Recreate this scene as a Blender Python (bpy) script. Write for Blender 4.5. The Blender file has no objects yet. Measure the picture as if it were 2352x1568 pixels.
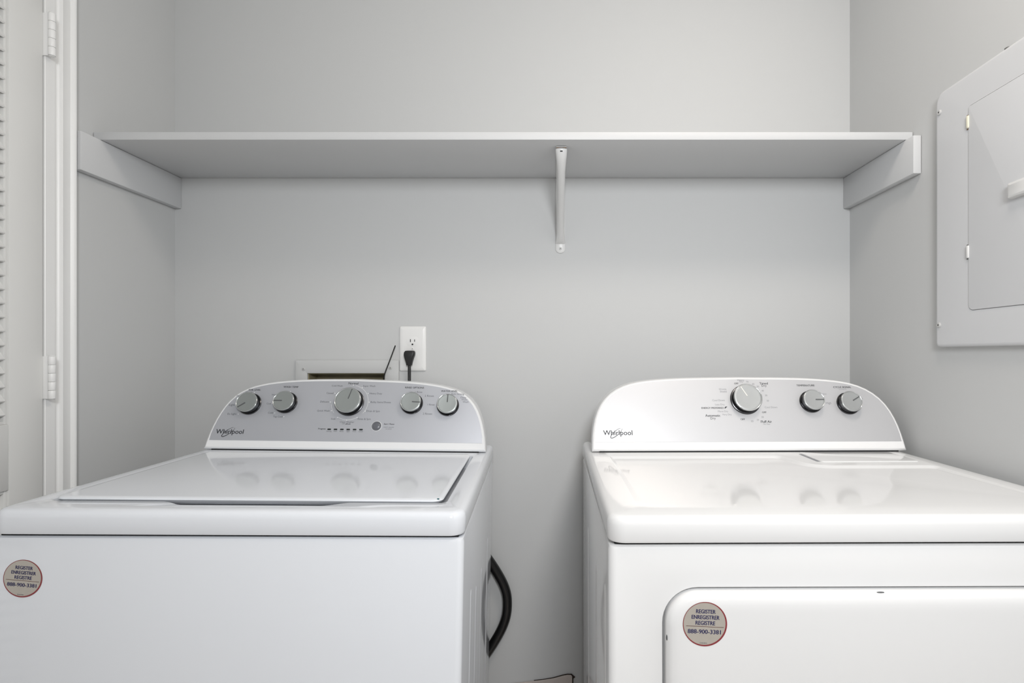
import bpy, bmesh, math
from mathutils import Vector, Matrix, Euler
scene = bpy.context.scene
COL = scene.collection
R = math.radians

# ------------------------------------------------------------------ camera
cam = bpy.data.cameras.new('camera')
cam.sensor_fit = 'HORIZONTAL'; cam.sensor_width = 36.0; cam.lens = 18.995
cam.shift_x = -0.0421; cam.shift_y = 0.0132
cam.clip_start = 0.02
cam_ob = bpy.data.objects.new('camera', cam); COL.objects.link(cam_ob)
cam_ob.location = (0, 0, 1.14); cam_ob.rotation_euler = (R(90), 0, 0)
scene.camera = cam_ob

# ------------------------------------------------------------------ light
world = bpy.data.worlds.new('world'); scene.world = world; world.use_nodes = True
bg = world.node_tree.nodes['Background']
bg.inputs[0].default_value = (0.92, 0.96, 1.0, 1); bg.inputs[1].default_value = 0.12
def area(name, loc, target, size, power, color, size_y=None):
    l = bpy.data.lights.new(name, 'AREA'); l.energy = power; l.color = color
    l.shape = 'RECTANGLE' if size_y else 'DISK'; l.size = size
    if size_y: l.size_y = size_y
    o = bpy.data.objects.new(name, l); COL.objects.link(o); o.location = loc
    o.rotation_euler = (Vector(target) - Vector(loc)).to_track_quat('-Z', 'Y').to_euler()
    return o
area('ceiling_lamp', (0.46, 0.50, 2.40), (0.46, 0.58, 0.0), 0.36, 7.0, (1.0, 0.90, 0.80))
area('added_front_fill', (0.20, -0.55, 1.72), (0.66, 1.45, 1.12), 0.44, 21.3, (0.97, 0.985, 1.0))  # added fill light, unseen behind the camera, fitted to balance the brightness
scene.view_settings.view_transform = 'Standard'
scene.view_settings.look = 'None'
scene.view_settings.gamma = 1.0
scene.view_settings.use_curve_mapping = False
scene.view_settings.exposure = 0.0
scene.cycles.caustics_reflective = False

# ------------------------------------------------------------------ materials
def lin(c): return tuple((x / 12.92 if x <= 0.04045 else ((x + 0.055) / 1.055) ** 2.4) for x in (v / 255 for v in c))
def mat(name, rgb, rough=0.5, metal=0.0, coat=0.0, bump=0.0, bscale=200.0, spec=0.5, mottle=0.0):
    m = bpy.data.materials.new(name); m.use_nodes = True
    nt = m.node_tree; b = nt.nodes['Principled BSDF']
    col = lin(rgb) + (1,)
    b.inputs['Base Color'].default_value = col
    b.inputs['Roughness'].default_value = rough
    b.inputs['Metallic'].default_value = metal
    b.inputs['Coat Weight'].default_value = coat
    b.inputs['Coat Roughness'].default_value = 0.04
    b.inputs['Specular IOR Level'].default_value = spec
    tc = nt.nodes.new('ShaderNodeTexCoord')
    if bump or mottle:
        n = nt.nodes.new('ShaderNodeTexNoise'); n.inputs['Scale'].default_value = bscale
        n.inputs['Detail'].default_value = 3.0
        nt.links.new(tc.outputs['Object'], n.inputs['Vector'])
        if bump:
            bp = nt.nodes.new('ShaderNodeBump'); bp.inputs['Strength'].default_value = bump
            bp.inputs['Distance'].default_value = 0.001
            nt.links.new(n.outputs['Fac'], bp.inputs['Height']); nt.links.new(bp.outputs['Normal'], b.inputs['Normal'])
        if mottle:
            rp = nt.nodes.new('ShaderNodeMix'); rp.data_type = 'RGBA'
            rp.inputs['A'].default_value = tuple(x * (1 - mottle) for x in col[:3]) + (1,)
            rp.inputs['B'].default_value = tuple(min(1, x * (1 + mottle)) for x in col[:3]) + (1,)
            nt.links.new(n.outputs['Fac'], rp.inputs['Factor']); nt.links.new(rp.outputs['Result'], b.inputs['Base Color'])
    return m
M = {}
M['wall'] = mat('wall_paint', (203, 204, 204), 0.62, bump=0.10, bscale=260, spec=0.35)
M['trim'] = mat('trim_paint', (240, 240, 239), 0.38, bump=0.04, bscale=120)
M['door'] = mat('door_paint', (224, 224, 222), 0.40, bump=0.05, bscale=120)
M['shelf'] = mat('shelf_paint', (208, 209, 210), 0.50, bump=0.12, bscale=180)
M['ceil'] = mat('ceiling_paint', (236, 235, 232), 0.8, bump=0.3, bscale=140)
M['floor'] = mat('floor_vinyl', (222, 212, 202), 0.45, mottle=0.15, bscale=14)
M['enamel'] = mat('white_enamel', (227, 230, 235), 0.075, coat=0.0, bump=0.004, bscale=300)
M['enamel2'] = mat('warm_white_enamel', (230, 230, 230), 0.075, spec=0.38, coat=0.0, bump=0.004, bscale=300)
M['plastic'] = mat('white_plastic', (238, 239, 240), 0.28)
M['plastic2'] = mat('soft_white_plastic', (243, 243, 243), 0.28)
M['fascia'] = mat('silver_fascia', (194, 196, 202), 0.38, metal=0.45)
M['fascia2'] = mat('pale_silver_fascia', (206, 206, 208), 0.36, metal=0.35)
M['gap'] = mat('dark_gap_rubber', (28, 30, 32), 0.7)
M['knob_side'] = mat('dark_chrome', (78, 78, 80), 0.22, metal=1.0)
M['rim_reflection'] = mat('painted_rim_reflection', (120, 122, 122), 0.2, metal=1.0)  # metal darkened to paint in dark reflections around the knob edge
M['chrome'] = mat('bright_chrome', (228, 230, 230), 0.14, metal=1.0)
M['knob_face'] = mat('brushed_silver', (166, 171, 170), 0.42, metal=0.7)
M['knob_face2'] = mat('bright_brushed_silver', (178, 180, 180), 0.42, metal=0.6)
M['pointer'] = mat('pointer_groove', (92, 94, 95), 0.5)
M['pointer2'] = mat('pointer_white', (240, 238, 232), 0.3)
M['ink'] = mat('dark_ink', (38, 40, 46), 0.5)
M['ink2'] = mat('grey_ink', (92, 95, 102), 0.5)
M['ink3'] = mat('pale_grey_ink', (138, 140, 145), 0.5)
M['white_ink'] = mat('white_ink', (246, 247, 248), 0.4)
M['led'] = mat('dark_indicator_lens', (40, 44, 44), 0.25)
M['teal'] = mat('dark_teal_bumper', (50, 96, 100), 0.4)
M['button'] = mat('grey_button', (104, 106, 112), 0.28)
M['stk'] = mat('sticker_foil', (190, 184, 175), 0.30, metal=0.25, mottle=0.05, bscale=90)
M['stk_ring'] = mat('sticker_red', (136, 52, 58), 0.45)
M['stk_ink'] = mat('sticker_navy', (38, 38, 84), 0.5)
M['stk_line'] = mat('sticker_brown', (98, 66, 58), 0.5)
M['panel'] = mat('panel_paint', (214, 215, 217), 0.42, bump=0.05, bscale=150)
M['white_metal'] = mat('white_bracket_paint', (222, 222, 221), 0.35)
M['rust'] = mat('bare_rusty_edge', (120, 92, 66), 0.8, mottle=0.3, bscale=300)
M['cream'] = mat('yellowed_metal', (228, 224, 204), 0.4)
M['plate'] = mat('outlet_plastic', (238, 238, 237), 0.25)
M['slot'] = mat('outlet_slot_dark', (24, 24, 24), 0.7)
M['black'] = mat('black_rubber', (30, 30, 31), 0.45)
M['hose'] = mat('black_hose_plastic', (14, 14, 15), 0.32, coat=0.2)
M['boxtub'] = mat('olive_box_plastic', (158, 150, 122), 0.5, mottle=0.2, bscale=25)
M['screw'] = mat('painted_screw', (196, 196, 195), 0.4)
M['screw_dark'] = mat('screw_recess', (96, 96, 94), 0.6)
M['board'] = mat('drywall_scrap', (196, 186, 180), 0.7, mottle=0.08, bscale=60, bump=0.2)
M['crack_dark'] = mat('painted_crack_shade', (52, 40, 32), 0.9, mottle=0.3, bscale=200)  # dark brown that paints the shade in the crack beside the board

# ------------------------------------------------------------------ helpers
def obj(name, bm, m, parent=None, smooth=35, mw=None):
    """links a bmesh as ONE object; m is a material or a list of materials"""
    me = bpy.data.meshes.new(name)
    bmesh.ops.recalc_face_normals(bm, faces=bm.faces)
    bm.to_mesh(me); bm.free()
    for mm in (m if isinstance(m, (list, tuple)) else [m]): me.materials.append(mm)
    if smooth:
        me.polygons.foreach_set('use_smooth', [True] * len(me.polygons))
        me.set_sharp_from_angle(angle=R(smooth))
    o = bpy.data.objects.new(name, me); COL.objects.link(o)
    if parent: o.parent = parent
    if mw is not None: o.matrix_local = mw
    return o
def thing(name, label, cat, loc=(0, 0, 0), rot=(0, 0, 0), group=None):
    o = bpy.data.objects.new(name, None); COL.objects.link(o)
    o.empty_display_size = 0.05
    o.location = loc; o.rotation_euler = rot
    return tag(o, label, cat, group)
def tag(o, label, cat, group=None, kind=None):
    o['label'] = label; o['category'] = cat
    if group: o['group'] = group
    if kind: o['kind'] = kind
    return o
def copy_of(o, parent, mw):
    c = o.copy(); COL.objects.link(c); c.parent = parent; c.matrix_local = mw
    return c
def box(bm, x0, x1, y0, y1, z0, z1, bev=0.0, seg=2, mi=0):
    vs = [bm.verts.new((x, y, z)) for x in (x0, x1) for y in (y0, y1) for z in (z0, z1)]
    fs = [bm.faces.new([vs[i] for i in q]) for q in ((0, 1, 3, 2), (4, 6, 7, 5), (0, 4, 5, 1), (2, 3, 7, 6), (0, 2, 6, 4), (1, 5, 7, 3))]
    for f in fs: f.material_index = mi
    if bev:
        es = list({e for f in fs for e in f.edges})
        bmesh.ops.bevel(bm, geom=es, offset=bev, segments=seg, affect='EDGES', profile=0.5, clamp_overlap=True)
def bx(*a, **k):
    bm = bmesh.new(); box(bm, *a, **k); return bm
def rpoly(pts, rad, seg=6):
    """2-D polygon with rounded corners; rad is a number or one radius per corner"""
    out = []; n = len(pts)
    for i in range(n):
        p = Vector(pts[i]); r = rad[i] if isinstance(rad, (list, tuple)) else rad
        if r <= 1e-6: out.append(p); continue
        a = (Vector(pts[i - 1]) - p); b = (Vector(pts[(i + 1) % n]) - p)
        la, lb = a.length, b.length; a.normalize(); b.normalize()
        ang = a.angle(b); d = min(r / math.tan(ang / 2), la * 0.49, lb * 0.49); rr = d * math.tan(ang / 2)
        c = p + (a + b).normalized() * (rr / math.sin(ang / 2))
        s = p + a * d - c; e = p + b * d - c
        a0 = math.atan2(s.y, s.x); a1 = math.atan2(e.y, e.x); da = (a1 - a0 + math.pi) % (2 * math.pi) - math.pi
        for k in range(seg + 1):
            t = a0 + da * k / seg; out.append(c + Vector((math.cos(t), math.sin(t))) * rr)
    return out
def rrect(x0, x1, y0, y1, r, seg=6): return rpoly([(x0, y0), (x1, y0), (x1, y1), (x0, y1)], r, seg)
def offset(poly, d):
    """moves a counter-clockwise polygon inwards by d; rounded corners tighter than d collapse to a point"""
    n = len(poly); out = []; E = []
    for i in range(n):
        e = poly[(i + 1) % n] - poly[i]; E.append(e if e.length > 1e-9 else None)
    for i in range(n):
        if E[i] is None: E[i] = next(E[(i + k) % n] for k in range(1, n) if E[(i + k) % n] is not None)
    for i in range(n):
        a, b = E[i - 1].normalized(), E[i].normalized()
        m = (Vector((-a.y, a.x)) + Vector((-b.y, b.x))).normalized()
        out.append(poly[i] + m * (d / max(0.5, m.dot(Vector((-b.y, b.x))))))
    bad = [(out[(i + 1) % n] - out[i]).dot(E[i]) < 0 for i in range(n)]
    if any(bad) and not all(bad):
        s = next(i for i in range(n) if not bad[i] and bad[(i + 1) % n]); k = 0
        while k < n:
            i = (s + 1 + k) % n
            if not bad[i]: k += 1; continue
            L = 0
            while bad[(i + L) % n]: L += 1
            p, u = out[i - 1], E[i - 1].normalized(); q, v = out[(i + L + 1) % n], E[(i + L) % n].normalized()
            c = u.x * v.y - u.y * v.x
            x = p + u * (((q - p).x * v.y - (q - p).y * v.x) / c) if abs(c) > 1e-6 else (p + q) / 2
            for w in range(L + 1): out[(i + w) % n] = x.copy()
            k += L
    return out
def loft(bm, loops, cap0=True, cap1=True, close=False, mi=0):
    """loops: lists of 3-D points of equal length"""
    L = [[bm.verts.new(p) for p in l] for l in loops]; n = len(L[0])
    for a, b in zip(L, L[1:] + ([L[0]] if close else [])):
        for i in range(n):
            f = bm.faces.new((a[i], a[(i + 1) % n], b[(i + 1) % n], b[i])); f.material_index = mi
    if cap0: bm.faces.new(L[0][::-1]).material_index = mi
    if cap1: bm.faces.new(L[-1]).material_index = mi
    return L
def lift(poly, z): return [(p[0], p[1], z) for p in poly]
def ring_face(bm, outer, inner):
    """fills between two existing vertex loops"""
    def es(l): return [bm.edges.get((l[i], l[(i + 1) % len(l)])) or bm.edges.new((l[i], l[(i + 1) % len(l)])) for i in range(len(l))]
    bmesh.ops.triangle_fill(bm, use_beauty=True, use_dissolve=False, edges=es(outer) + es(inner))
def lathe(prof, seg=40, mi=None):
    """profile of (radius, height) turned about local z"""
    bm = bmesh.new(); rows = []
    for r, h in prof:
        if r < 1e-6: rows.append([bm.verts.new((0, 0, h))])
        else: rows.append([bm.verts.new((r * math.cos(2 * math.pi * k / seg), r * math.sin(2 * math.pi * k / seg), h)) for k in range(seg)])
    for j, (a, b) in enumerate(zip(rows, rows[1:])):
        for k in range(seg):
            q = [a[k % len(a)], a[(k + 1) % len(a)], b[(k + 1) % len(b)], b[k % len(b)]]
            u = []
            for v in q:
                if v not in u: u.append(v)
            if len(u) > 2:
                f = bm.faces.new(u)
                if mi: f.material_index = mi[j]
    return bm
def tube(pts, rad, seg=12, corr=0.0, step=None, bm=None):
    """round tube along a Catmull-Rom path; corr makes corrugations"""
    P = [Vector(p) for p in pts]; path = []
    ext = [2 * P[0] - P[1]] + P + [2 * P[-1] - P[-2]]
    for i in range(1, len(ext) - 2):
        a, b, c, d = ext[i - 1:i + 3]; n = max(2, int((c - b).length / (step or rad)))
        for k in range(n):
            t = k / n
            path.append(0.5 * ((2 * b) + (c - a) * t + (2 * a - 5 * b + 4 * c - d) * t * t + (3 * b - a - 3 * c + d) * t ** 3))
    path.append(P[-1]); bm = bm or bmesh.new(); loops = []
    up = Vector((0, 1, 0.01))
    for i, p in enumerate(path):
        t = (path[min(i + 1, len(path) - 1)] - path[max(i - 1, 0)]).normalized()
        s = t.cross(up).normalized(); u = s.cross(t).normalized()
        r = rad * (1 - corr * (i % 2))
        loops.append([p + (s * math.cos(2 * math.pi * k / seg) + u * math.sin(2 * math.pi * k / seg)) * r for k in range(seg)])
    loft(bm, loops); return bm
def text_geo(s, width, height=None, bold=0.0, shear=0.0):
    """(verts, faces) of a flat word centred on the origin, as wide as asked"""
    cu = bpy.data.curves.new('t', 'FONT'); cu.body = s; cu.resolution_u = 3; cu.offset = bold; cu.shear = shear
    o = bpy.data.objects.new('t', cu); COL.objects.link(o)
    dg = bpy.context.evaluated_depsgraph_get()
    me = bpy.data.meshes.new_from_object(o.evaluated_get(dg))
    V = [v.co.copy() for v in me.vertices]; F = [tuple(p.vertices) for p in me.polygons]
    bpy.data.objects.remove(o); bpy.data.curves.remove(cu); bpy.data.meshes.remove(me)
    x0 = min(v.x for v in V); x1 = max(v.x for v in V); y0 = min(v.y for v in V); y1 = max(v.y for v in V)
    sx = width / (x1 - x0); sy = sx if height is None else height / (y1 - y0)
    cy = (y0 + y1) / 2 if height is not None else 0.33
    return [Vector(((v.x - (x0 + x1) / 2) * sx, (v.y - cy) * sy, 0)) for v in V], F
def add_text(bm, s, x, y, width, mi=0, z=0.0, height=None, bold=0.0, shear=0.0, rot=0.0):
    V, F = text_geo(s, width, height, bold, shear); c, sn = math.cos(rot), math.sin(rot)
    vs = [bm.verts.new((x + v.x * c - v.y * sn, y + v.x * sn + v.y * c, z)) for v in V]
    for f in F:
        try: bm.faces.new([vs[i] for i in f]).material_index = mi
        except ValueError: pass
def stroke(bm, pts, w, z=0.0, mi=0):
    """flat printed line of width w"""
    P = [Vector(p) for p in pts]; L = []
    for i, p in enumerate(P):
        t = (P[min(i + 1, len(P) - 1)] - P[max(i - 1, 0)]).normalized(); n = Vector((-t.y, t.x))
        ww = w[i] if isinstance(w, list) else w
        L.append((bm.verts.new((*(p + n * ww / 2), z)), bm.verts.new((*(p - n * ww / 2), z))))
    for a, b in zip(L, L[1:]): bm.faces.new((a[0], a[1], b[1], b[0])).material_index = mi
def dot(bm, x, y, r, z=0.0, mi=0, seg=12, sx=1.0):
    vs = [bm.verts.new((x + sx * r * math.cos(2 * math.pi * k / seg), y + r * math.sin(2 * math.pi * k / seg), z)) for k in range(seg)]
    bm.faces.new(vs).material_index = mi
def frame_mat(o, x, y, z):
    """matrix with the given origin and axes"""
    return Matrix(((x[0], y[0], z[0], o[0]), (x[1], y[1], z[1], o[1]), (x[2], y[2], z[2], o[2]), (0, 0, 0, 1)))
def screw_bm(r=0.005, h=0.002):
    return lathe([(r, 0), (r, h * 0.5), (r * 0.75, h), (r * 0.32, h), (r * 0.3, h * 0.4), (0, h * 0.4)], 16, [0, 0, 0, 1, 1])

# ------------------------------------------------------------------ the room
XL, XR, YB, YF, H = -1.0763, 0.8347, 1.53, -1.7, 2.45
JY0, JY1, DH = 0.412, 1.135, 2.05                     # doorway in the left wall
BX0, BX1, BZ0, BZ1 = -0.698, -0.480, 0.90, 1.0885     # hole for the recessed supply box
def structure(name, bm, m, label, cat, smooth=35):
    o = obj(name, bm, m, smooth=smooth); return tag(o, label, cat, kind='structure')
bm = bmesh.new(); T = 0.12
box(bm, XL - T, BX0, YB, YB + T, 0, H); box(bm, BX1, XR + T, YB, YB + T, 0, H)
box(bm, BX0, BX1, YB, YB + T, 0, BZ0); box(bm, BX0, BX1, YB, YB + T, BZ1, H)
structure('wall_back', bm, M['wall'], 'pale grey painted wall behind the shelf and both machines', 'wall')
bm = bmesh.new()
box(bm, XL - T, XL, JY1, YB, 0, H); box(bm, XL - T, XL, JY0, JY1, DH, H); box(bm, XL - T, XL, YF, JY0, 0, H)
structure('wall_left', bm, M['wall'], 'pale grey side wall holding the louvered door', 'wall')
structure('wall_right', bx(XR, XR + T, YF, YB, 0, H), M['wall'], 'pale grey side wall holding the breaker panel', 'wall')
structure('floor', bx(XL - T, XR + T, YF, YB + T, -0.1, 0), M['floor'], 'brown floor under the washer and dryer', 'floor')
structure('ceiling', bx(XL - T, XR + T, YF, YB + T, H, H + 0.1), M['ceil'], 'white ceiling above the laundry nook', 'ceiling')

# rear of the room, with an open doorway to the daylit hall
bm = bmesh.new()
box(bm, XL - T, -.85, YF - T, YF, 0, H); box(bm, .05, XR + T, YF - T, YF, 0, H); box(bm, -.85, .05, YF - T, YF, 2.05, H)
structure('wall_front', bm, M['wall'], 'pale grey wall with an open doorway facing the machines', 'wall')

# door casing: a moulded profile (depth, height off the wall) run up the wall
prof = [(1.1285, 0), (1.1285, .0095), (1.1300, .011), (1.1515, .011), (1.1530, .0095), (1.1545, .0065), (1.1615, .0065), (1.1635, .0085), (1.1650, .0125),
        (1.1670, .0135), (1.1690, .0125), (1.1860, .0118), (1.1880, .0105), (1.1895, .0125), (1.1915, .0155), (1.1945, .017), (1.1975, .0165), (1.1995, .014), (1.2, 0)]
bm = bmesh.new()
loft(bm, [[(XL + x, y, z) for y, x in prof] for z in (0.0, DH + 0.078)])
structure('trim_1', bm, M['trim'], 'white moulded door casing along the left wall beside the shelf', 'trim', 25)
bm = bmesh.new()
loft(bm, [[(XL + x, y, DH + 0.0005 + (p - 1.1285)) for p, x in prof] for y in (JY0 - 0.06, 1.1280)])
structure('trim_2', bm, M['trim'], 'white head casing over the louvered door', 'trim', 25)
bm = bmesh.new()
box(bm, XL - T, XL + .0005, 1.1295, JY1, 0, DH); box(bm, XL - T, XL, JY0, JY0 + .006, 0, DH); box(bm, XL - T, XL, JY0 + .006, 1.1295, DH - .006, DH)
structure('trim_3', bm, M['trim'], 'white jamb lining the louvered door opening', 'trim')

# louvered door
door = thing('door_1', 'white louvered door with painted hinges at the left edge of the photo', 'door', (XL - 0.01, 1.125, 0.01)); door['kind'] = 'structure'
DX1 = 0.020; DX0 = DX1 - 0.034           # local: x out of the wall, y towards the hinge edge (0) and back
yA, yB = -0.702, 0.0
def dpart(name, x0, x1, y0, y1, z0, z1, b=.0015): return obj(name, bx(x0, x1, y0, y1, z0, z1, bev=b), M['door'], door)
ST = 0.0705
dpart('stile', DX0, DX1, yB - ST, yB, 0, 2.02); dpart('stile', DX0, DX1, yA, yA + ST, 0, 2.02)
for z0, z1 in ((0, .16), (.866, .995), (1.91, 2.02)): dpart('rail', DX0, DX1, yA + ST, yB - ST, z0, z1)
for z0, z1 in ((.16, .866), (.995, 1.91)):
    for y in (yB - ST - .006, yA + ST):
        dpart('moulding', DX0 + .006, DX1 - .004, y, y + .006, z0, z1, .001)
    dpart('moulding', DX0 + .006, DX1 - .004, yA + ST + .006, yB - ST - .006, z0, z0 + .006, .001)
    dpart('moulding', DX0 + .006, DX1 - .004, yA + ST + .006, yB - ST - .006, z1 - .006, z1, .001)
slat0 = None; pitch = .0272
sb = bmesh.new(); y0, y1 = yA + ST + .0005, yB - ST - .0062
pr = [(-.0160, .0205), (-.0120, .0222), (.0146, -.0150), (.0156, -.0175), (.0138, -.0197), (.0108, -.0188)]
loft(sb, [[(x, y, z) for x, z in pr] for y in (y0, y1)])
for z0, z1 in ((.16, .866), (.995, 1.91)):
    n = int((z1 - z0 - .022) / pitch); off = (z1 - z0 - n * pitch) / 2
    for k in range(n):
        mw = Matrix.Translation((DX1 - .0165, 0, z0 + off + pitch * (k + .5)))
        if slat0 is None: slat0 = obj('slat', sb, M['door'], door, 20, mw)
        else: copy_of(slat0, door, mw)
for zc in (1.0830, 1.7990, .30):           # butt hinges: leaf, five knuckles round a pin
    h = obj('hinge', bx(DX1 - .030, DX1 + .0095, .0006, .0030, zc - .0445, zc + .0445, bev=.0005), M['trim'], door)
    cm = Matrix.Translation((DX1 + .0148, .0042, 0))
    for k in range(5):
        a = zc - .0445 + .0178 * k
        obj('knuckle', lathe([(0, a + .0003), (.0062, a + .0003), (.0065, a + .0009), (.0065, a + .0169), (.0062, a + .0175), (0, a + .0175)], 18), M['trim'], h, mw=cm)
    obj('pin', lathe([(0, zc - .0455), (.0050, zc - .0455), (.0055, zc - .0447), (.0028, zc - .0446), (.0028, zc + .0446), (.0055, zc + .0448), (.0050, zc + .0462), (0, zc + .0466)], 14), M['trim'], h, mw=cm)

# ------------------------------------------------------------------ shelf, cleats, bracket
o = obj('shelf_board', bx(XL + .002, XR - .002, 1.2575, YB - .001, 1.6408, 1.6592, bev=.0018), M['shelf'])
tag(o, 'long white painted wall shelf board spanning the nook above the machines', 'shelf')
def cleat(x0, x1, y0, label):
    o = obj('shelf_cleat', bx(x0, x1, y0, YB - .001, 1.5535, 1.6404, bev=.0016), M['shelf']); tag(o, label, 'wooden cleat', 'cleats carrying the shelf ends')
cleat(XL + .0012, XL + .0190, 1.2045, 'white wooden cleat under the left end of the shelf beside the door casing')
cleat(XR - .0190, XR - .0012, 1.2300, 'white wooden cleat under the right end of the shelf near the breaker panel')

br = thing('shelf_bracket', 'white pressed-steel bracket holding the middle of the shelf from below', 'bracket', (.0150, YB, 1.6404))
def strip(name, pts, wid, th, m, parent):
    """pressed strip: pts are (y, z) centre line, wid a list of half widths, arched across"""
    bm = bmesh.new(); loops = []; P = [Vector(p) for p in pts]
    for i, p in enumerate(P):
        t = (P[min(i + 1, len(P) - 1)] - P[max(i - 1, 0)]).normalized(); n = Vector((-t.y, t.x))   # n: outwards
        w, arch, lip = wid[i]
        sec = [(-w, -lip), (-w * .86, -lip * .2), (-w * .55, arch * .75), (0, arch), (w * .55, arch * .75), (w * .86, -lip * .2), (w, -lip)]
        top = [(x, p + n * h) for x, h in sec]; bot = [(x * .97, p + n * (h - th)) for x, h in reversed(sec)]
        loops.append([(x, q.x, q.y) for x, q in top + bot])
    loft(bm, loops); return obj(name, bm, m, parent, 62)
strip('arm', [(-.236, -.0010), (-.12, -.0010), (-.004, -.0010)], [(.0125, 0, 0)] * 3, .0016, M['white_metal'], br)
bm = bmesh.new()      # wall leg with a rounded foot
lp = [Vector((-.0130, 0)), Vector((.0130, 0))] + [Vector((.0130 * math.cos(a), -.2015 - .0110 * math.sin(a))) for a in [math.pi * k / 12 for k in range(13)]]
loft(bm, [[(x, -.0006, z) for x, z in lp], [(x, -.0024, z) for x, z in lp], [(x * .93, -.0030, z if z > -.19 else z + .001) for x, z in lp]])
obj('leg', bm, M['white_metal'], br)
strip('brace', [(-.2330, -.0050), (-.2325, -.0130), (-.2180, -.0290), (-.1900, -.0500), (-.1200, -.0960), (-.0600, -.1380), (-.0260, -.1650), (-.0120, -.1800), (-.0035, -.1860)][::-1],
      [(.0138, .001, .0), (.0128, .004, .001), (.0110, .006, .004), (.0106, .006, .006), (.0104, .006, .007), (.0106, .006, .007), (.0128, .005, .006), (.0142, .003, .004), (.0142, .002, .004)], .0014, M['white_metal'], br)
lipb = bmesh.new()      # rusty open end of the channel
loft(lipb, [[(x, -.2342 - .0002 * abs(x) / .01, z) for x, z in ((-.0125, -.0012), (.0125, -.0012), (.0118, -.0042), (0, -.0026), (-.0118, -.0042))], [(x, -.2330, z) for x, z in ((-.0125, -.0012), (.0125, -.0012), (.0118, -.0042), (0, -.0026), (-.0118, -.0042))]])
obj('open_end', lipb, M['rust'], br)['label'] = 'bare rusty open end'
obj('slot', bx(-.0030, .0030, -.2352, -.2330, -.0135, -.0105), M['slot'], br)['label'] = 'small dark slot'
obj('screw', screw_bm(.0042, .002), [M['screw'], M['screw_dark']], br, mw=Matrix.Translation((0, -.0028, -.200)) @ Matrix.Rotation(R(90), 4, 'X'))

# ------------------------------------------------------------------ outlet, cord, supply box
ot = thing('wall_outlet', 'white duplex wall outlet on the back wall above the washer', 'outlet', (-.4022, YB, 1.1578))
bm = bmesh.new(); pl = rrect(-.0374, .0374, -.0633, .0633, .0045, 5)
loft(bm, [[(p.x, -h, p.y) for p in offset(pl, d)] for d, h in ((0, .0003), (0, .0022), (.0008, .0036), (.0030, .0050), (.0090, .0060), (.0110, .0062))])
obj('cover_plate', bm, M['plate'], ot)
for zc in (.0200, -.0200):
    bm = bmesh.new(); a = rrect(-.0170, .0170, zc - .0142, zc + .0142, .010, 6)
    loft(bm, [[(p.x, -h, p.y) for p in offset(a, d)] for d, h in ((0, .0058), (0, .0063), (.0006, .00645))])
    rc = obj('receptacle', bm, M['plate'], ot)
    obj('slot', bx(-.0068, -.0049, -.0072, -.0060, zc - .0012, zc + .0068), M['slot'], rc); obj('slot', bx(.0052, .0068, -.0072, -.0060, zc - .0004, zc + .0060), M['slot'], rc)
    obj('ground_hole', lathe([(0, 0), (.0024, 0), (.0024, .0012), (0, .0012)], 16), M['slot'], rc, mw=Matrix.Translation((0, -.0060, zc - .0078)) @ Matrix.Rotation(R(90), 4, 'X'))
obj('screw', screw_bm(.0030, .0012), [M['plate'], M['screw_dark']], ot, mw=Matrix.Translation((0, -.0061, 0)) @ Matrix.Rotation(R(90), 4, 'X'))

pc = thing('power_cord', 'black power cord with a flat plug in the lower socket of the white outlet', 'power cord', (-.4068, YB, 1.1520))
bm = bmesh.new(); loops = []
for z, hw, y0, y1 in ((.0005, .0080, -.008, -.020), (-.0005, .0125, -.0074, -.024), (-.0050, .0150, -.0072, -.0265), (-.0120, .0150, -.0072, -.0275), (-.0200, .0125, -.0072, -.0275), (-.0290, .0098, -.0080, -.0260), (-.0360, .0080, -.0090, -.0245), (-.0405, .0075, -.0100, -.0235), (-.0412, .0060, -.0115, -.0220)):
    loops.append([(p.x - .0015 * min(1, -z / .02), p.y, z) for p in rrect(-hw, hw, y1, y0, min(hw, (y0 - y1) / 2) * .55, 4)])
loft(bm, loops); obj('plug', bm, M['black'], pc)
obj('cable', tube([(-.0015, -.0168, -.0395), (-.0012, -.0172, -.060), (-.0018, -.0180, -.12), (-.0060, -.0200, -.22), (-.020, -.022, -.36)], .0044, 12, step=.01), M['black'], pc)

sb_ = thing('supply_box', 'grey framed washing machine supply box recessed in the wall behind the washer', 'utility box', (-.5863, YB, 1.0))
fo = rrect(-.1460, .1460, -.175, .1262, .004, 4); fi = rrect(BX0 + .5863, BX1 + .5863, BZ0 - 1.0, BZ1 - 1.0, .001, 4)
bm = bmesh.new()
loft(bm, [[(p.x, -h, p.y) for p in q] for q, h in ((fo, .0003), (fo, .0060), (offset(fo, .0012), .0082), (offset(fo, .0034), .0090), (offset(fi, -.0016), .0090), (offset(fi, -.0004), .0084), (fi, .0070), (fi, .0003))], False, False, close=True)
obj('frame', bm, M['wall'], sb_)
bm = bmesh.new(); fa = offset(fi, .0004)
loft(bm, [[(p.x, y, p.y) for p in q] for q, y in ((fa, -.0030), (fa, .050), (offset(fa, .0015), .0485), (offset(fa, .0015), -.0030))], False, False, close=True)
vb = [bm.verts.new((p.x, .0486, p.y)) for p in offset(fa, .001)]; bm.faces.new(vb)
obj('tub', bm, M['boxtub'], sb_)['label'] = 'olive brown inside of the box'
for x, z in ((-.1222, .1004), (.1226, .1036)):
    obj('screw', screw_bm(.0046, .0022), [M['screw'], M['screw_dark']], sb_, mw=Matrix.Translation((x, -.0088, z)) @ Matrix.Rotation(R(90), 4, 'X'))
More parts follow.
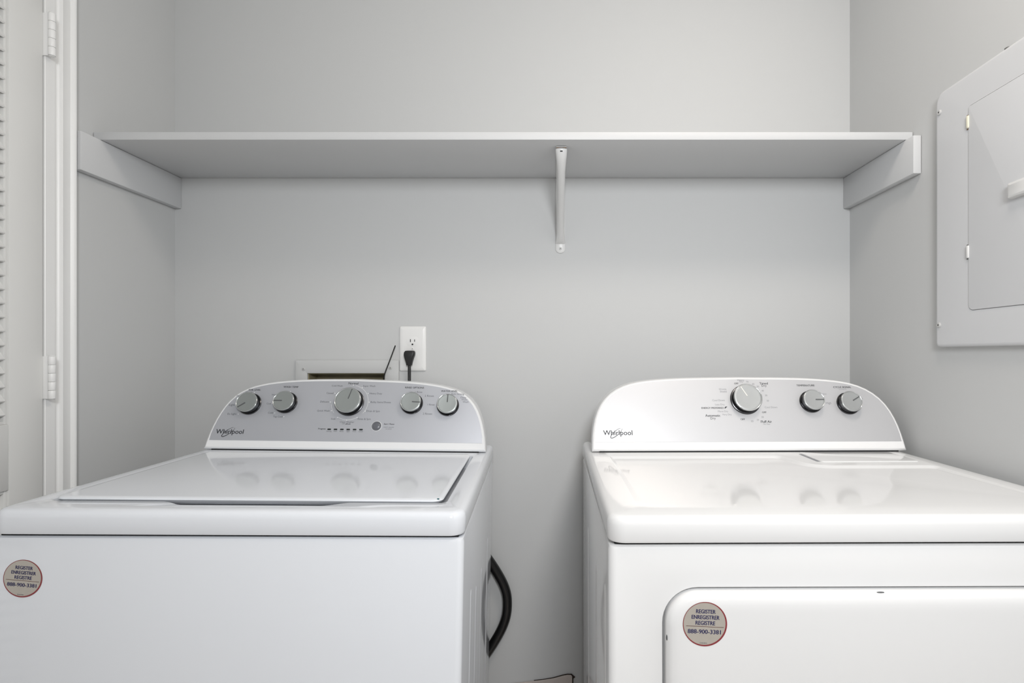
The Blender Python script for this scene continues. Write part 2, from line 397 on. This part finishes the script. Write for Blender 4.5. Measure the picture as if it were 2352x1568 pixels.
o = obj('thin_wire', tube([(-.4480, 1.5150, 1.1668), (-.4655, 1.5170, 1.1215), (-.4790, 1.5180, 1.0855), (-.4845, 1.5240, 1.0600), (-.4900, 1.5330, 1.0300)], .0017, 8, step=.006), M['hose'])
tag(o, 'thin straight black wire poking up out of the supply box beside the outlet', 'wire')

# ------------------------------------------------------------------ drain hose, drywall scrap
o = obj('drain_hose', tube([(-.275, 1.5095, .690), (-.225, 1.5100, .622), (-.172, 1.5105, .5480), (-.1420, 1.5110, .4930), (-.1335, 1.5110, .4480), (-.1410, 1.5110, .3960), (-.172, 1.5105, .3350), (-.225, 1.5100, .262), (-.280, 1.5095, .200)], .0134, 16, corr=.035, step=.0018), M['hose'])
tag(o, 'black corrugated drain hose bulging out behind the right side of the washer', 'hose')
ds = thing('drywall_scrap', 'pale broken board edge low on the wall between the washer and the dryer', 'board scrap', (.0, YB, 0))
pts = [(-.150, .2085), (-.048, .2215), (-.028, .2240), (-.004, .2280), (.020, .2345), (.034, .2372), (.0455, .2370), (.0480, .2330), (.0485, .10), (.049, .0), (-.150, 0)][::-1]
bm = bmesh.new(); pv = [Vector(p) for p in pts]
loft(bm, [[(p.x, y, p.y) for p in pv] for y in (-.0020, -.0062)] + [[(p.x, -.0070, p.y) for p in offset(pv, .0008)]])
obj('board', bm, M['board'], ds, 20)
bm = bmesh.new()  # dark strip painted in for the shadowed crack around the board
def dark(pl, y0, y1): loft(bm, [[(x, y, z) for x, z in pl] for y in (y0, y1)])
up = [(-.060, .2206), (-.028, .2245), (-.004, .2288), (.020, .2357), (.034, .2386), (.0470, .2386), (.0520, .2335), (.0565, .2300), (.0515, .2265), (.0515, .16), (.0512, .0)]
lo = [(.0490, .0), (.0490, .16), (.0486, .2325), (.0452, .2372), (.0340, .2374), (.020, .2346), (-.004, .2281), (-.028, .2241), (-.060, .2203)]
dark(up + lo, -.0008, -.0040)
obj('crack_shade', bm, M['crack_dark'], ds, 20)['label'] = 'dark strip painted as shade in the crack along the board edge'

# ------------------------------------------------------------------ breaker panel
bp = thing('breaker_panel', 'grey painted breaker panel with a hinged door on the right wall', 'breaker panel', (XR, .9735, 1.4285))
# local frame of the cover: u towards the camera (-y), v up (z), w off the wall (-x)
PM = frame_mat((0, 0, 0), (0, -1, 0), (0, 0, 1), (-1, 0, 0))
def pobj(name, bm, m, parent=None, **k): return obj(name, bm, m, parent or bp, mw=(PM if parent is None else None), **k)
co = rrect(-.1945, .1945, -.2715, .2715, [.010, .010, .010, .022], 6)
do = rrect(-.1010, .1010, -.2005, .2055, [.012, .012, .006, .006], 6)
bm = bmesh.new()
L = loft(bm, [lift(offset(co, d), h) for d, h in ((0, .0004), (0, .0080), (.0008, .0105), (.0030, .0122), (.0070, .0126))], True, False)
D0 = loft(bm, [lift(do, .0126), lift(do, .0090)], False, True)
ring_face(bm, L[-1], D0[0]); pobj('cover', bm, M['panel'])
dr = offset(do, .0009); bm = bmesh.new()
loft(bm, [lift(offset(dr, d), h) for d, h in ((0, .0093), (0, .0130), (.0006, .0138), (.0016, .0140))])
pd = pobj('door', bm, M['panel'])
lt = bmesh.new(); lq = rrect(.0040, .0560, -.0092, .0192, .0030, 4)
loft(lt, [lift(offset(lq, d), h) for d, h in ((0, .0138), (0, .0215), (.0015, .0240), (.0050, .0252))])
obj('latch', lt, M['white_metal'], pd)['label'] = 'white sliding latch'
for z, m_, s in ((.1745, 'cream', 1.), (-.0835, 'white_metal', 1.)):
    hb = bmesh.new()
    box(hb, -.1035, -.0975, z - .0128, z + .0128, .0110, .0168, bev=.0024)
    hg = pobj('hinge', hb, M[m_])
    for za, zb in ((-.0148, -.0126), (.0118, .0146)):
        obj("hinge_slot", bx(-.1046, -.0975, z + za, z + zb, .0118, .0135), M['rust'] if m_ == 'cream' else M['screw_dark'], hg)
for u, v in ((-.1815, .2295), (-.1830, -.2245)):
    bm = screw_bm(.0058, .0032); bmesh.ops.translate(bm, vec=(u, v, .0122), verts=bm.verts)
    pobj('screw', bm, [M['screw'], M['screw_dark']])
bm = lathe([(0, 0), (.0050, 0), (.0050, .003), (.003, .0045), (0, .0045)], 14); bmesh.ops.rotate(bm, matrix=Matrix.Rotation(R(-90), 3, 'X'), verts=bm.verts)
bmesh.ops.translate(bm, vec=(-.0180, .2715, .0040), verts=bm.verts); pobj('screw', bm, [M['screw_dark']])

# ------------------------------------------------------------------ the machines
TILT = R(22)                                      # lean of the control panels
def face_matrix(yc, zt): return frame_mat((0, yc, zt + .006), (1, 0, 0), (0, math.sin(TILT), math.cos(TILT)), (0, -math.cos(TILT), math.sin(TILT)))
HALF_W = [(0.3412, 0.0002), (0.3403, 0.0182), (0.3375, 0.0361), (0.3343, 0.0539), (0.3298, 0.0714), (0.3249, 0.0888), (0.3173, 0.1052), (0.3092, 0.1213), (0.2977, 0.1352), (0.2846, 0.1474), (0.2685, 0.1557), (0.2518, 0.1624), (0.2343, 0.1671), (0.2166, 0.171), (0.1987, 0.1736), (0.1808, 0.1761), (0.1628, 0.1778), (0.1447, 0.1793), (0.1267, 0.1804), (0.1086, 0.1812), (0.0905, 0.1817), (0.0724, 0.1821), (0.0543, 0.1823), (0.0362, 0.1825), (0.0181, 0.1829), (0.0, 0.1835)]
HALF_D = [(0.3643, 0.0), (0.3644, 0.0191), (0.3629, 0.0382), (0.3605, 0.0572), (0.3568, 0.076), (0.3513, 0.0942), (0.3433, 0.1115), (0.3323, 0.1272), (0.3185, 0.1402), (0.3029, 0.1513), (0.2856, 0.1593), (0.2675, 0.1653), (0.2487, 0.1688), (0.2297, 0.1713), (0.2106, 0.1732), (0.1915, 0.1748), (0.1724, 0.176), (0.1533, 0.1768), (0.1341, 0.1774), (0.115, 0.1779), (0.0958, 0.1781), (0.0766, 0.1783), (0.0575, 0.1784), (0.0383, 0.1785), (0.0192, 0.1788), (0.0, 0.1791)]
def outline(half, mid):
    """closed counter-clockwise outline of the domed console in face coordinates, smoothed"""
    P = [Vector(p) for p in half]; P[0].y = -.0018
    for _ in range(3): P = [P[0]] + [(P[i - 1] + 2 * P[i] + P[i + 1]) / 4 for i in range(1, len(P) - 1)] + [P[-1]]
    right = P[:-1]; left = [Vector((-p.x, p.y)) for p in reversed(right)]
    bot = [Vector((x * P[0].x / 6, P[0].y)) for x in range(-5, 6)]
    loop = right + [Vector((0, P[-1].y))] + left + bot
    return [Vector((p.x + mid, p.y)) for p in loop]
W_TEXT = {
  'soil': [('SOIL LEVEL', -0.2506, 0.1486, 0.0296), ('Heavy', -0.2633, 0.1423, 0.016), ('Medium', -0.2826, 0.132, 0.0175), ('Light', -0.2978, 0.1085, 0.0142), ('Ex Light', -0.2929, 0.0851, 0.0212)],
  'temp': [('WASH TEMP', -0.1622, 0.1579, 0.0371), ('Hot', -0.1716, 0.146, 0.0088), ('Warm', -0.1987, 0.1364, 0.0152), ('Cool', -0.2086, 0.1131, 0.0111), ('Cold', -0.2, 0.0893, 0.0118), ('Tap Cold', -0.1803, 0.0796, 0.0229)],
  'cycle': [('Normal', -0.0074, 0.1704, 0.0245), ('Cold Wash', -0.0471, 0.163, 0.0274), ('Super Wash', 0.0334, 0.1639, 0.031), ('Casual', -0.0624, 0.1432, 0.017), ('Heavy Duty', 0.0528, 0.1441, 0.0313), ('Delicate', -0.0723, 0.1203, 0.0212), ('Bulky Items/Sheets', 0.0679, 0.1212, 0.0506), ('Quick Wash', -0.0714, 0.0966, 0.0307), ('Drain & Spin', 0.0519, 0.0974, 0.0329), ('Soak', -0.0436, 0.076, 0.0115), ('Rinse & Spin', 0.0324, 0.0766, 0.0321), ('Clean Washer', -0.0087, 0.0683, 0.0353), ('with', -0.0171, 0.064, 0.0071), ('affresh', -0.006, 0.0634, 0.0124)],
  'progress': [('Progress', -0.0675, 0.0504, 0.018), ('Sensing', -0.0495, 0.0442, 0.0123), ('Wash', -0.0344, 0.0445, 0.0085), ('Rinse', -0.0187, 0.0444, 0.009), ('Spin', -0.0028, 0.0443, 0.0076), ('Done', 0.0124, 0.0445, 0.0085), ('Locked', 0.0281, 0.0445, 0.0105)],
  'start': [('Start / Pause', 0.0954, 0.0645, 0.0259), ('Hold 3 seconds', 0.0954, 0.0566, 0.0249), ('to cancel', 0.0954, 0.0523, 0.0144)],
  'rinse': [('RINSE OPTIONS', 0.1491, 0.1615, 0.0479), ('1 Rinse', 0.1606, 0.1499, 0.0181), ('2 Rinses', 0.1887, 0.1399, 0.023), ('1 Rinse', 0.1949, 0.1167, 0.0172), ('2 Rinses', 0.188, 0.0926, 0.0235)],
  'water': [('WATER LEVEL', 0.2385, 0.1536, 0.0422), ('Auto Sensing', 0.2601, 0.1464, 0.0331), ('Deep', 0.2756, 0.137, 0.0141), ('Water', 0.2788, 0.1313, 0.0157), ('Wash', 0.2819, 0.1253, 0.0148)],
  'logo': [('Whirlpool', -0.288, 0.0402, 0.0658)],
}
D_TEXT = {
  'cycle': [('Heavy', 0.0102, 0.1699, 0.0162), ('Dry', 0.0108, 0.1658, 0.0086), ('OFF', -0.0017, 0.1613, 0.0102), ('70', 0.0253, 0.1655, 0.0054), ('60', 0.039, 0.16, 0.0054), ('50', 0.0494, 0.1535, 0.0054), ('40', 0.0593, 0.1428, 0.0054), ('30', 0.0659, 0.131, 0.0053), ('20', 0.0678, 0.1177, 0.0053), ('Timed', 0.0643, 0.1614, 0.0204), ('Dry', 0.0645, 0.1557, 0.0118), ('Wrinkle', -0.0367, 0.147, 0.0182), ('Shield', -0.0359, 0.141, 0.0155), ('Cool Down', -0.0497, 0.1191, 0.0298), ('Less Dry', -0.048, 0.1086, 0.0222), ('ENERGY PREFERRED', -0.0661, 0.1001, 0.0528), ('More Dry', -0.0423, 0.0918, 0.0242), ('Very Dry', -0.034, 0.084, 0.0221), ('Automatic', -0.0677, 0.0816, 0.0352), ('Dry', -0.0679, 0.0749, 0.0121), ('OFF', 0.002, 0.0723, 0.01), ('10', 0.0236, 0.0676, 0.0052), ('20', 0.0375, 0.071, 0.0052), ('30', 0.0495, 0.0775, 0.0053), ('Fluff Air', 0.0567, 0.0664, 0.0256), ('No Heat', 0.0569, 0.0605, 0.0157), ('OFF', 0.0551, 0.0891, 0.01), ('Cool Down', 0.0731, 0.1015, 0.0296)],
  'temp': [('TEMPERATURE', 0.1648, 0.1559, 0.0437), ('Medium', 0.2044, 0.1343, 0.0134), ('High', 0.2121, 0.1116, 0.0126)],
  'signal': [('CYCLE SIGNAL', 0.2527, 0.1513, 0.043), ('and Timed Dry', 0.2529, 0.1461, 0.0188), ('On', 0.2936, 0.1233, 0.0053)],
  'logo': [('Whirlpool', -0.2941, 0.0407, 0.068)],
}

DARK = {'SOIL LEVEL', 'WASH TEMP', 'Normal', 'RINSE OPTIONS', 'WATER LEVEL', 'Progress', 'Start / Pause', 'affresh', 'OFF', 'Timed', 'ENERGY PREFERRED', 'Automatic', 'Fluff Air', 'TEMPERATURE', 'CYCLE SIGNAL', 'Whirlpool'}

def build_machine(kind):
    W = kind == 'washer'
    hw = .350 if W else .3683; dep = .645 if W else .665; zt = .90498 if W else .91562
    sk = -.0371 if W else -.0376
    en, pla = (M['enamel'], M['plastic']) if W else (M['enamel2'], M['plastic2'])
    T, rot = (((-.48827, .81245, .90498), (R(-.221), R(1.1106), R(2.5519))) if W else ((.44214, .75195, .91562), (R(-.037), R(-.134), R(.1858))))
    Mr = Euler(rot, 'XYZ').to_matrix(); base = Vector(T) - Mr @ Vector((0, 0, zt))
    if W: t = thing('washing_machine', 'white top-loading washing machine with five knobs left of the dryer', 'washing machine', base, rot)
    else: t = thing('dryer', 'white front-loading dryer with three knobs right of the washer', 'dryer', base, rot)
    # ---- cabinet: four rounded corners, pressed ribs in the visible side, open-front ring for the dryer door
    cab = rrect(-hw + .001, hw - .001, .0030, dep, .011, 6)
    zc0, zc1 = .035, zt + sk - .0040
    bm = bmesh.new()
    if W:
        loft(bm, [lift(cab, zc0), lift(cab, zc1 - .006), lift(offset(cab, .0016), zc1 - .0016), lift(offset(cab, .006), zc1), lift(offset(cab, .012), zc1)])
    else:
        # side, back and top as a shell; the front is a plate with the door opening cut out
        loft(bm, [lift(cab, zc0), lift(cab, zc1 - .006), lift(offset(cab, .0016), zc1 - .0016), lift(offset(cab, .006), zc1), lift(offset(cab, .012), zc1)])
        fr = [f for f in bm.faces if f.normal.length == 0 or all(abs(v.co.y - .0030) < 1e-5 for v in f.verts)]
        fr = [f for f in bm.faces if all(abs(v.co.y - .0030) < 1e-5 for v in f.verts)]
        bmesh.ops.delete(bm, geom=fr, context='FACES_ONLY')
        e = [x for x in bm.edges if x.is_boundary]; vs = []
        v0 = e[0].verts[0]; cur = v0; seen = set()
        while True:
            vs.append(cur); nx = [x for x in cur.link_edges if x.is_boundary and x not in seen]
            if not nx: break
            seen.add(nx[0]); cur = nx[0].other_vert(cur)
            if cur is v0: break
        op = rrect(-.2935, .2935, zt - .700, zt - .0985, .050, 10)
        lp = loft(bm, [[(p.x, y, p.y) for p in q] for q, y in ((op, .0030), (offset(op, .0010), .0042), (offset(op, .0014), .0220))], False, True)
        ring_face(bm, vs, lp[0])
    c = obj('cabinet', bm, en, t, 40)
    sx = hw - .001 if W else -(hw - .001)
    def rib(y0, y1, z0, z1, h=.0016):
        b = bmesh.new(); q = rrect(y0, y1, z0, z1, (y1 - y0) * .49, 5); s = 1 if sx > 0 else -1
        loft(b, [[(sx + s * hh, p.x, p.y) for p in offset(q, d)] for d, hh in ((0, -.0004), (.0006, .0), ((y1 - y0) * .22, h * .75), ((y1 - y0) * .38, h))])
        obj('pressed_rib', b, en, c, 60)
    if W:
        for y0, y1, z1 in ((.118, .136, .735), (.215, .235, .70), (.33, .355, .69), (.49, .52, .70)): rib(y0, y1, .12, z1)
    else:
        for y0, y1, z1 in ((.050, .066, .80), (.205, .235, .77), (.43, .47, .76)): rib(y0, y1, .30, z1)
    for x in (-hw + .05, hw - .05):
        for y in (.06, dep - .06):
            gz = (Mr @ Vector((x, y, 0)) + base).z
            obj('foot', lathe([(0, -gz + .0002), (.022, -gz + .0002), (.022, -gz + .012), (.008, -gz + .014), (.008, .036), (0, .036)], 16), M['gap'], t, mw=Matrix.Translation((x, y, 0)))
    obj('joint', bx(-hw + .010, hw - .010, .012, dep - .01, zc1 - .002, zt + sk + .004), M['gap'], t)['label'] = 'dark gap under the top'
    # ---- top deck with rolled edges
    dk = rrect(-hw, hw, 0, dep + .004, [.024, .024, .018, .018], 8)
    bm = bmesh.new()
    L = loft(bm, [lift(offset(dk, d), zt + z) for d, z in ((.010, sk), (.0040, sk), (.0014, sk + .0012), (0, sk + .0045), (0, -.0125), (.0012, -.0070), (.0038, -.0028), (.0075, -.0007), (.0120, 0))], True, False)
    if W:
        op = rpoly([(-.313, .4800), (-.313, .0560), (-.128, .0560), (-.098, .0370), (.128, .0370), (.155, .0560), (.313, .0560), (.313, .4800)][::1], [.012, .016, .03, .03, .03, .03, .016, .012], 6)
        lp = loft(bm, [lift(offset(op, -.0030), zt), lift(op, zt - .0012), lift(offset(op, .0012), zt - .0040), lift(offset(op, .0020), zt - .0300)], False, True)
    else:
        op = rpoly([(-.3200, .4640), (-.3200, .0560), (.3300, .0560), (.3330, .3470), (.0850, .3480), (.0640, .4640)], [.012, .03, .04, .018, .05, .022], 7)
        dz = lambda y: -.0072 * max(0., min(1., (y - .09) / .34))
        lp = loft(bm, [[(p.x, p.y, zt + k * dz(p.y)) for p in offset(op, d)] for d, k in ((0, 0), (.0020, .12), (.0070, .85), (.0110, 1.0))], False, True)
    ring_face(bm, L[-1], lp[0])
    deck = obj('top_deck', bm, en, t, 30)
    if W:
        lid = rrect(-.3085, .3060, .0590, .4770, [.018, .018, .008, .008], 7); bm = bmesh.new()
        loft(bm, [lift(offset(lid, d), zt + z) for d, z in ((.0140, -.0095), (.0070, -.0055), (.0020, -.0016), (0, .0008), (.0010, .0028), (.0040, .0042), (.0090, .0046))])
        obj('lid', bm, en, t, 30)
        obj('lid_bumper', bx(.2970, .3005, .0640, .0660, zt + .0030, zt + .0050, bev=.0004), M['teal'], t)
    else:
        ls = rrect(.1180, .3230, .3790, .4880, .006, 4); bm = bmesh.new()
        loft(bm, [lift(offset(ls, d), zt + z) for d, z in ((0, -.0004), (0, .0012), (.0010, .0020), (.0025, .0023))])
        obj('lint_screen_cover', bm, en, t, 30)
        obj('finger_slot', bx(.1105, .1168, .3850, .4700, zt - .0005, zt + .0004), M['ink3'], t)
    # ---- console
    half, mid, yc = (HALF_W, -.0016, .513) if W else (HALF_D, .0085, .495)
    FM = face_matrix(yc, zt); ol = outline(half, mid)
    fl = lambda poly, w: [FM @ Vector((p.x, p.y, w)) for p in poly]
    back = lambda poly, dy, dz, s: [(lambda v: Vector(((v.x - mid) * s + mid, v.y + dy, zt + .006 + (v.z - zt - .006) * dz)))(FM @ Vector((p.x, p.y, 0))) for p in poly]
    bm = bmesh.new()
    loft(bm, [fl(offset(ol, d), w) for d, w in ((.0062, .0000), (.0048, .0003), (.0020, -.0012), (.0006, -.0036), (0, -.0070))] + [back(ol, .05, .985, .996), back(ol, .09, .96, .985), back(ol, .104, .93, .970)])
    obj('console', bm, pla, t, 40)
    obj('console_joint', bx(-half[0][0] + mid + .018, half[0][0] + mid - .018, yc + .0030, yc + .10, zt - .0006, zt + .0075), M['gap'], t)['label'] = 'dark gap under the console'
    # silver control panel, a thin plate inside the white rim, cut straight along its lower edge
    ins = offset(ol, .0068)
    ins = [p for p in ins if p.y > .0190]
    xr = max(p.x for p in ins if p.y < .06); xl = min(p.x for p in ins if p.y < .06)
    k = max(range(len(ins)), key=lambda i: ((ins[i] - ins[i - 1]).length))
    ins = ins[k:] + ins[:k]                        # starts lower right, ends lower left
    ins = [Vector((xr + .0006, .0190))] + ins + [Vector((xl - .0006, .0190))]
    bm = bmesh.new(); loft(bm, [fl(ins, w) for w in (-.0002, .0008)])
    cp = obj('control_panel', bm, M['fascia'] if W else M['fascia2'], t, 40)
    # ---- printing
    inks = [M['ink'], M['ink2'], M['ink3'], M['white_ink']]
    for g, items in (W_TEXT if W else D_TEXT).items():
        bm = bmesh.new()
        for s, u, v, wd in items:
            mi = 0 if s in DARK else (1 if W else 2)
            if g == 'logo':
                for dx, dv in ((-.00022, 0), (.00022, 0), (0, .00016), (0, -.00016)): add_text(bm, s, u + dx, v + dv, wd, 0, z=dx * .05)
                a, b, th = .0172, .0052, R(40)
                pts = []; ws = []
                for q in range(37):
                    w = R(25 + 330 * q / 36); x, y = a * math.cos(w), b * math.sin(w)
                    pts.append((u - .0035 + x * math.cos(th) - y * math.sin(th), v - .0008 + x * math.sin(th) + y * math.cos(th))); ws.append(.0005 + .0012 * abs(math.sin((w - R(25)) / 2 * 1.09)))
                stroke(bm, pts, ws, z=.0001)
            else:
                if s == 'Dry' and abs(wd - .0086) > .001: mi = 0
                for dx in ((-.00013, .00013) if s in DARK else (0,)): add_text(bm, s, u + dx, v, wd, mi, z=dx * .05, shear=.25 if s == 'affresh' else 0)
        if W and g == 'cycle':
            for p in [(-.0067, .1655), (.0165, .1594), (.0332, .1438), (.039, .1208), (.0321, .0971), (.0143, .0805), (-.0105, .0733), (-.0343, .0798), (-.0516, .0969), (-.0574, .1197), (-.0497, .1431)]: dot(bm, p[0], p[1], .0012, mi=3)
            for a0, a1 in ((-38, 80), (-122, -57), (188, 218)):
                stroke(bm, [(-.009 + .0455 * math.cos(R(a0 + (a1 - a0) * q / 16)), .1194 + .0455 * math.sin(R(a0 + (a1 - a0) * q / 16))) for q in range(17)], .0007, z=.00005, mi=3)
        if W and g == 'soil':
            for p in [(-.2499, .1412), (-.2887, .109), (-.2776, .0848)]: dot(bm, p[0], p[1], .0012, mi=3)
        if W and g == 'temp':
            for p in [(-.1619, .1458), (-.2007, .1133), (-.1896, .089), (-.1657, .0798)]: dot(bm, p[0], p[1], .0012, mi=3)
        if not W and g == 'cycle':
            stroke(bm, [(-.0375, .0982), (-.0362, .1005), (-.0338, .1022), (-.0310, .1034)], [.0004, .0028, .0030, .0004], mi=0); stroke(bm, [(-.0362, .0990), (-.0322, .1025)], .0005, z=.0002, mi=2)
        obj('brand_logo' if g == 'logo' else 'printed_legend', bm, inks, cp, 0, mw=FM @ Matrix.Translation((0, 0, .00095)))['kind'] = 'stuff'
    # ---- knobs
    def knob(u, v, rr, ang, label):
        k = rr / .0355; hh = .75 + .25 * k
        fm = FM @ Matrix.Translation((u, v, .0008))
        b = lathe([(.0325 * k, .0015), (.0312 * k, .004 * hh), (.0308 * k, .011 * hh), (.0322 * k, .0165 * hh), (.0300 * k, .0180 * hh), (0, .0180 * hh)], 56)
        ko = obj('knob', b, M['knob_side'], t, 40, mw=fm); ko['label'] = label
        obj('skirt', lathe([(.0300 * k, 0), (.0352 * k, 0), (.0355 * k, .0010), (.0350 * k, .0024), (.0335 * k, .0032), (.0300 * k, .0032)], 56), M['knob_side'], ko, 30)
        obj('rim', lathe([(.0300 * k, .0160 * hh), (.0322 * k, .0165 * hh), (.0330 * k, .0178 * hh), (.0331 * k, .0192 * hh), (.0327 * k, .0200 * hh), (.0322 * k, .0203 * hh)], 56), M['rim_reflection'], ko, 40)
        obj('bezel', lathe([(.0323 * k, .0198 * hh), (.0323 * k, .0206 * hh), (.0318 * k, .0212 * hh), (.0311 * k, .0213 * hh), (.0304 * k, .0208 * hh), (.0300 * k, .0198 * hh)], 56), M['chrome'], ko, 60)
        obj('face', lathe([(.0302 * k, .0190 * hh), (.0302 * k, .0199 * hh), (.0285 * k, .0203 * hh), (.0270 * k, .0202 * hh), (.0100 * k, .0200 * hh), (0, .0200 * hh)], 56), M['knob_face'] if W else M['knob_face2'], ko, 40)
        white = (not W) and rr > .03
        c, s = math.cos(R(ang)), math.sin(R(ang)); b = bmesh.new(); w2 = .0011 if rr > .03 else .0014
        q = [(.004, -w2), (.0300 * k, -w2 * .9), (.0300 * k, w2 * .9), (.004, w2), (.0032, 0)]
        loft(b, [[(x * c - y * s, x * s + y * c, z) for x, y in q] for z in (.0192 * hh, .0207 * hh)])
        obj('pointer', b, M['pointer2'] if white else M['pointer'], ko, 0)
    if W:
        knob(-.2543, .1112, .0278, 216, 'small silver knob nearest the left end'); knob(-.1661, .1161, .0278, 180, 'small silver knob left of the big one')
        knob(-.0090, .1194, .0355, 76, 'large silver knob in the middle'); knob(.1468, .1184, .0278, -3, 'small silver knob right of the big one'); knob(.2382, .1148, .0278, 89, 'small silver knob nearest the right end')
        b = lathe([(0, 0), (.0118, 0), (.0118, .0012), (.0108, .0022), (.0098, .0022), (.0092, .0016), (.0080, .0024), (.0040, .0031), (0, .0033)], 36)
        sbn = obj('start_button', b, M['button'], t, 50, mw=FM @ Matrix.Translation((.0651, .0589, .0008))); sbn['label'] = 'round grey push button'
        obj('button_ring', lathe([(.0116, 0), (.0128, 0), (.0128, .0004), (.0116, .0006)], 36), M['white_ink'], sbn, 0)
        l0 = None
        for p in [(-.0496, .0491), (-.0341, .0491), (-.0186, .0492), (-.0031, .0492), (.0125, .0493), (.0281, .0493)]:
            mw = FM @ Matrix.Translation((p[0], p[1], .0007))
            if l0: copy_of(l0, t, mw)
            else:
                b = bmesh.new(); q = rrect(-.0043, .0043, -.0018, .0018, .0013, 4); loft(b, [lift(q, 0), lift(q, .0007), lift(offset(q, .0005), .0010)]); l0 = obj('indicator_light', b, M['led'], t, 0, mw=mw)
    else:
        knob(.0144, .1202, .0362, 118, 'large silver knob with a white pointer'); knob(.1699, .1146, .0270, 0, 'small silver knob in the middle'); knob(.2579, .1102, .0270, 30, 'small silver knob nearest the right end')
        # ---- dryer door
        q = rrect(-.2890, .2890, zt - .6950, zt - .1030, .0455, 12); b = bmesh.new()
        loft(b, [[(p.x, y, p.y) for p in offset(q, d)] for d, y in ((.002, .0200), (0, .0185), (0, -.0010), (.0012, -.0050), (.0040, -.0085), (.0085, -.0108), (.0150, -.0120), (.0240, -.0124))])
        obj('door', b, en, t, 40)
        for x, z, sx_, sz_ in ((.0078, zt - .1042, .0058, .0014), (-.2880, zt - .1652, .0012, .0042)):
            b = lathe([(0, 0), (1, 0), (.8, .0012), (0, .0016)], 16)
            obj('door_bumper', b, M['pointer'], t, 50, mw=Matrix.Translation((x, -.0040, z)) @ Matrix.Rotation(R(90), 4, 'X') @ Matrix.Diagonal((sx_, sz_, 1, 1)))
    # ---- round registration sticker
    sxx, szz, sr, sy, a = ((-.2994, -.1022, .0280, .0028, -4.6) if W else (-.2377, -.1427, .0304, -.0126, -2.6))
    SM = frame_mat((sxx, sy, zt + szz), (math.cos(R(a)), 0, math.sin(R(a))), (-math.sin(R(a)), 0, math.cos(R(a))), (0, -1, 0))
    b = lathe([(0, 0), (sr, 0), (sr, .00015), (0, .00015)], 56); st = obj('register_sticker', b, M['stk'], t, 0, mw=SM); st['label'] = 'round foil sticker with a red ring and navy lettering'
    b = bmesh.new(); n = 56
    vi = [b.verts.new((sr * .945 * math.cos(2 * math.pi * i / n) - sr * .020, sr * .945 * math.sin(2 * math.pi * i / n) + sr * .016, .0002)) for i in range(n)]
    vo = [b.verts.new((sr * .995 * math.cos(2 * math.pi * i / n), sr * .995 * math.sin(2 * math.pi * i / n), .0002)) for i in range(n)]
    for i in range(n): b.faces.new((vi[i], vo[i], vo[(i + 1) % n], vi[(i + 1) % n]))
    obj('red_ring', b, M['stk_ring'], st, 0)
    b = bmesh.new(); u = sr / 565
    for s, y, w, hgt in (('REGISTER', 322, 505, 100), ('ENREGISTRER', 175, 715, 100), ('REGISTRE', 30, 505, 100), ('888-900-3381', -190, 850, 106)):
        
            for dx, dv in ((-.00022, 0), (.00022, 0), (0, .0001), (0, -.0001)): add_text(b, s, (8 if y > 0 else -10) * u + dx, y * u + dv, (w - 12) * u, 0, z=.0003 + dx * .05, height=hgt * u)
    stroke(b, [(-480 * u, -58 * u), (480 * u, -66 * u)], 13 * u, z=.0003, mi=1); 
    for q in range(9): stroke(b, [((-108 + 21 * q) * u, -465 * u), ((-104 + 21 * q) * u, -494 * u)], 9 * u, z=.0003, mi=2)   # print too small to read
    obj('lettering', b, [M['stk_ink'], M['stk_line'], M['ink2']], st, 0)['kind'] = 'stuff'
    return t
build_machine('washer'); build_machine('dryer')
